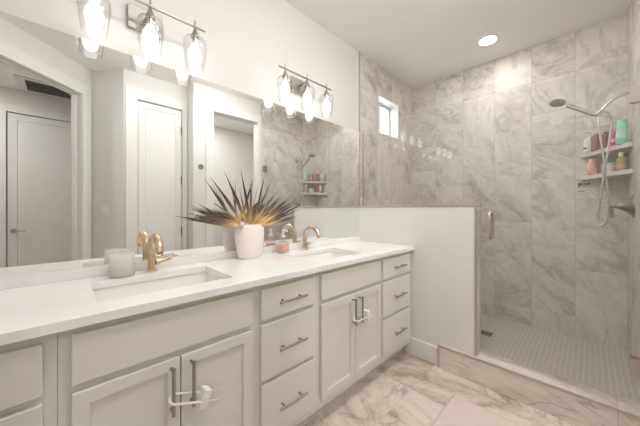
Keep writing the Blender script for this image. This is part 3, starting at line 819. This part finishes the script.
MINT = mat('mint_plastic', (0.36, 0.70, 0.56), 0.35, var=0.04)
bottle('lotion_bottle', 'tall mint green bottle at the right end of the upper shelf', 'bottle', (1.752, 2.905, zu), rounded(0.03, 0.155, 0.022, 0.008), MINT, capp(0.023, 0.155, 0.02), MINT, lab=(0.0304, 0.04, 0.11, mat('mint_label', (0.55, 0.80, 0.70), 0.5)))
# pink pouch: a soft puffy bag
pb = MB()
prof = [(0.0, 0.0), (0.026, 0.0), (0.040, 0.012), (0.046, 0.04), (0.044, 0.075), (0.034, 0.1), (0.028, 0.112), (0.036, 0.126), (0.0, 0.122)]
pb.lathe(prof, (0, 0, 0), 26, sx=0.55)
for q in pb.bm.verts:
    q.co.y += 0.006 * math.sin(q.co.z * 60); q.co.x += 0.004 * math.sin(q.co.y * 90 + q.co.z * 40)
pk = pb.build('pink_pouch', mat('pink_fabric', (0.82, 0.52, 0.48), 0.7, var=0.12, scale=60), None, True, (1.608, 3.115, zl)); pk.rotation_euler = (0, 0, R(-45))
tag(pk, 'soft coral pink pouch at the left of the lower shelf', 'pouch')
jr = thing('cream_jar', 'low white jar with a pale blue lid on the lower shelf', 'jar', (1.695, 3.0, zl))
MB().lathe([(0.0, 0.0), (0.037, 0.0), (0.039, 0.003), (0.039, 0.048), (0.0, 0.048)], (0, 0, 0), 26).build('jar_body', WPLAST, jr, 45)
MB().lathe([(0.0, 0.0484), (0.040, 0.0484), (0.040, 0.066), (0.038, 0.068), (0.0, 0.068)], (0, 0, 0), 26).build('lid', mat('powder_blue_plastic', (0.52, 0.64, 0.76), 0.4), jr, 45)
MB().lathe([(0.0393, 0.01), (0.0393, 0.037)], (0, 0, 0), 26).build('paper_label', mat('peach_label', (0.78, 0.62, 0.52), 0.5), jr, True)
bottle('oil_bottle', 'small olive bottle with a white cap on the lower shelf', 'bottle', (1.748, 2.915, zl), rounded(0.026, 0.1, 0.01, 0.03), mat('olive_liquid', (0.42, 0.40, 0.17), 0.2, var=0.1), capp(0.0115, 0.1, 0.03), WPLAST, lab=(0.0264, 0.015, 0.05, mat('olive_label', (0.55, 0.40, 0.26), 0.5)))
# small label stuck on the tile under the shelves
lb = thing('wall_sticker', 'small white sticker with black print under the lower shelf', 'sticker', (1.545, YF, 1.385))
MB().box((-0.03, -0.0012, -0.055), (0.055, -0.0004, 0.055)).build('sheet', mat('translucent_paper', (0.60, 0.58, 0.55), 0.5), lb)
ink = [(-0.028, 0.026, 0.004, 0.047), (0.008, 0.030, 0.022, 0.047), (0.026, 0.028, 0.046, 0.047), (-0.028, 0.012, -0.012, 0.022), (0.002, 0.014, 0.018, 0.022), (0.024, 0.012, 0.03, 0.022), (-0.022, -0.028, -0.006, -0.022), (-0.002, -0.03, 0.012, -0.024)]
for x0, z0, x1, z1 in ink:
    MB().box((x0, -0.0018, z0), (x1, -0.00125, z1)).build('printed_mark', INK, lb)
# pale flower-shaped disc with a peg on the far tile
sc = MB()
ring = [(0.052 * (1 + 0.13 * math.cos(6 * k * 2 * PI / 48)), k * 2 * PI / 48) for k in range(48)]
sc.prism([(r * math.cos(a), r * math.sin(a)) for r, a in ring], 0.0005, 0.006)
sc.xf(Matrix.Rotation(R(90), 4, 'X'))
so = thing('flower_disc', 'pale flower-shaped disc with a peg on the far tiles behind the hand shower', 'hook', (1.378, YF, 2.018))
sc.build('disc_pad', mat('pearl_rubber', (0.70, 0.665, 0.64), 0.35), so)
MB().tube([(0, -0.0065, 0.008), (0, -0.02, 0.004), (0, -0.024, -0.012), (0, -0.03, -0.006)], 0.005, 10).build('peg', WPLAST, so, 50)
# floor drain
dr = thing('shower_drain', 'small rectangular metal drain in the shower floor', 'drain', (0.925, 2.72, 0.09))
MB().box((-0.06, -0.045, 0.0003), (0.06, 0.045, 0.004), 0.001).build('drain_frame', NICK, dr)
for k in range(5):
    MB().box((-0.05, -0.035 + k * 0.0165, 0.0043), (0.05, -0.029 + k * 0.0165, 0.0055)).build('slot', DARKM, dr)

# ------------------------------------------------------------------ bath rug
rg = MB()
nx, ny = 44, 70
x0, x1, y0, y1 = 0.968, 1.49, 0.98, 1.818
rr = random.Random(3)
grid = {}
def inside(x, y):
    return x, y
for i in range(nx + 1):
    for j in range(ny + 1):
        u, w_ = i / nx, j / ny
        x = (u - 0.5) * (x1 - x0); y = (w_ - 0.5) * (y1 - y0)
        ed = min(u * (x1 - x0), (1 - u) * (x1 - x0), w_ * (y1 - y0), (1 - w_) * (y1 - y0))
        h = 0.016 * min(1, (ed / 0.014)) ** 0.5 if ed > 0 else 0.001
        grid[i, j] = rg.bm.verts.new((x, y, h + (rr.uniform(-0.0012, 0.0012) if ed > 0.005 else 0) + 0.001))
for i in range(nx):
    for j in range(ny):
        rg.bm.faces.new((grid[i, j], grid[i + 1, j], grid[i + 1, j + 1], grid[i, j + 1]))
ro = rg.build('bath_rug', RUGM, None, True, ((x0 + x1) / 2, (y0 + y1) / 2, 0.0))
tag(ro, 'blush pink bath rug lying on the marble floor before the shower', 'rug')
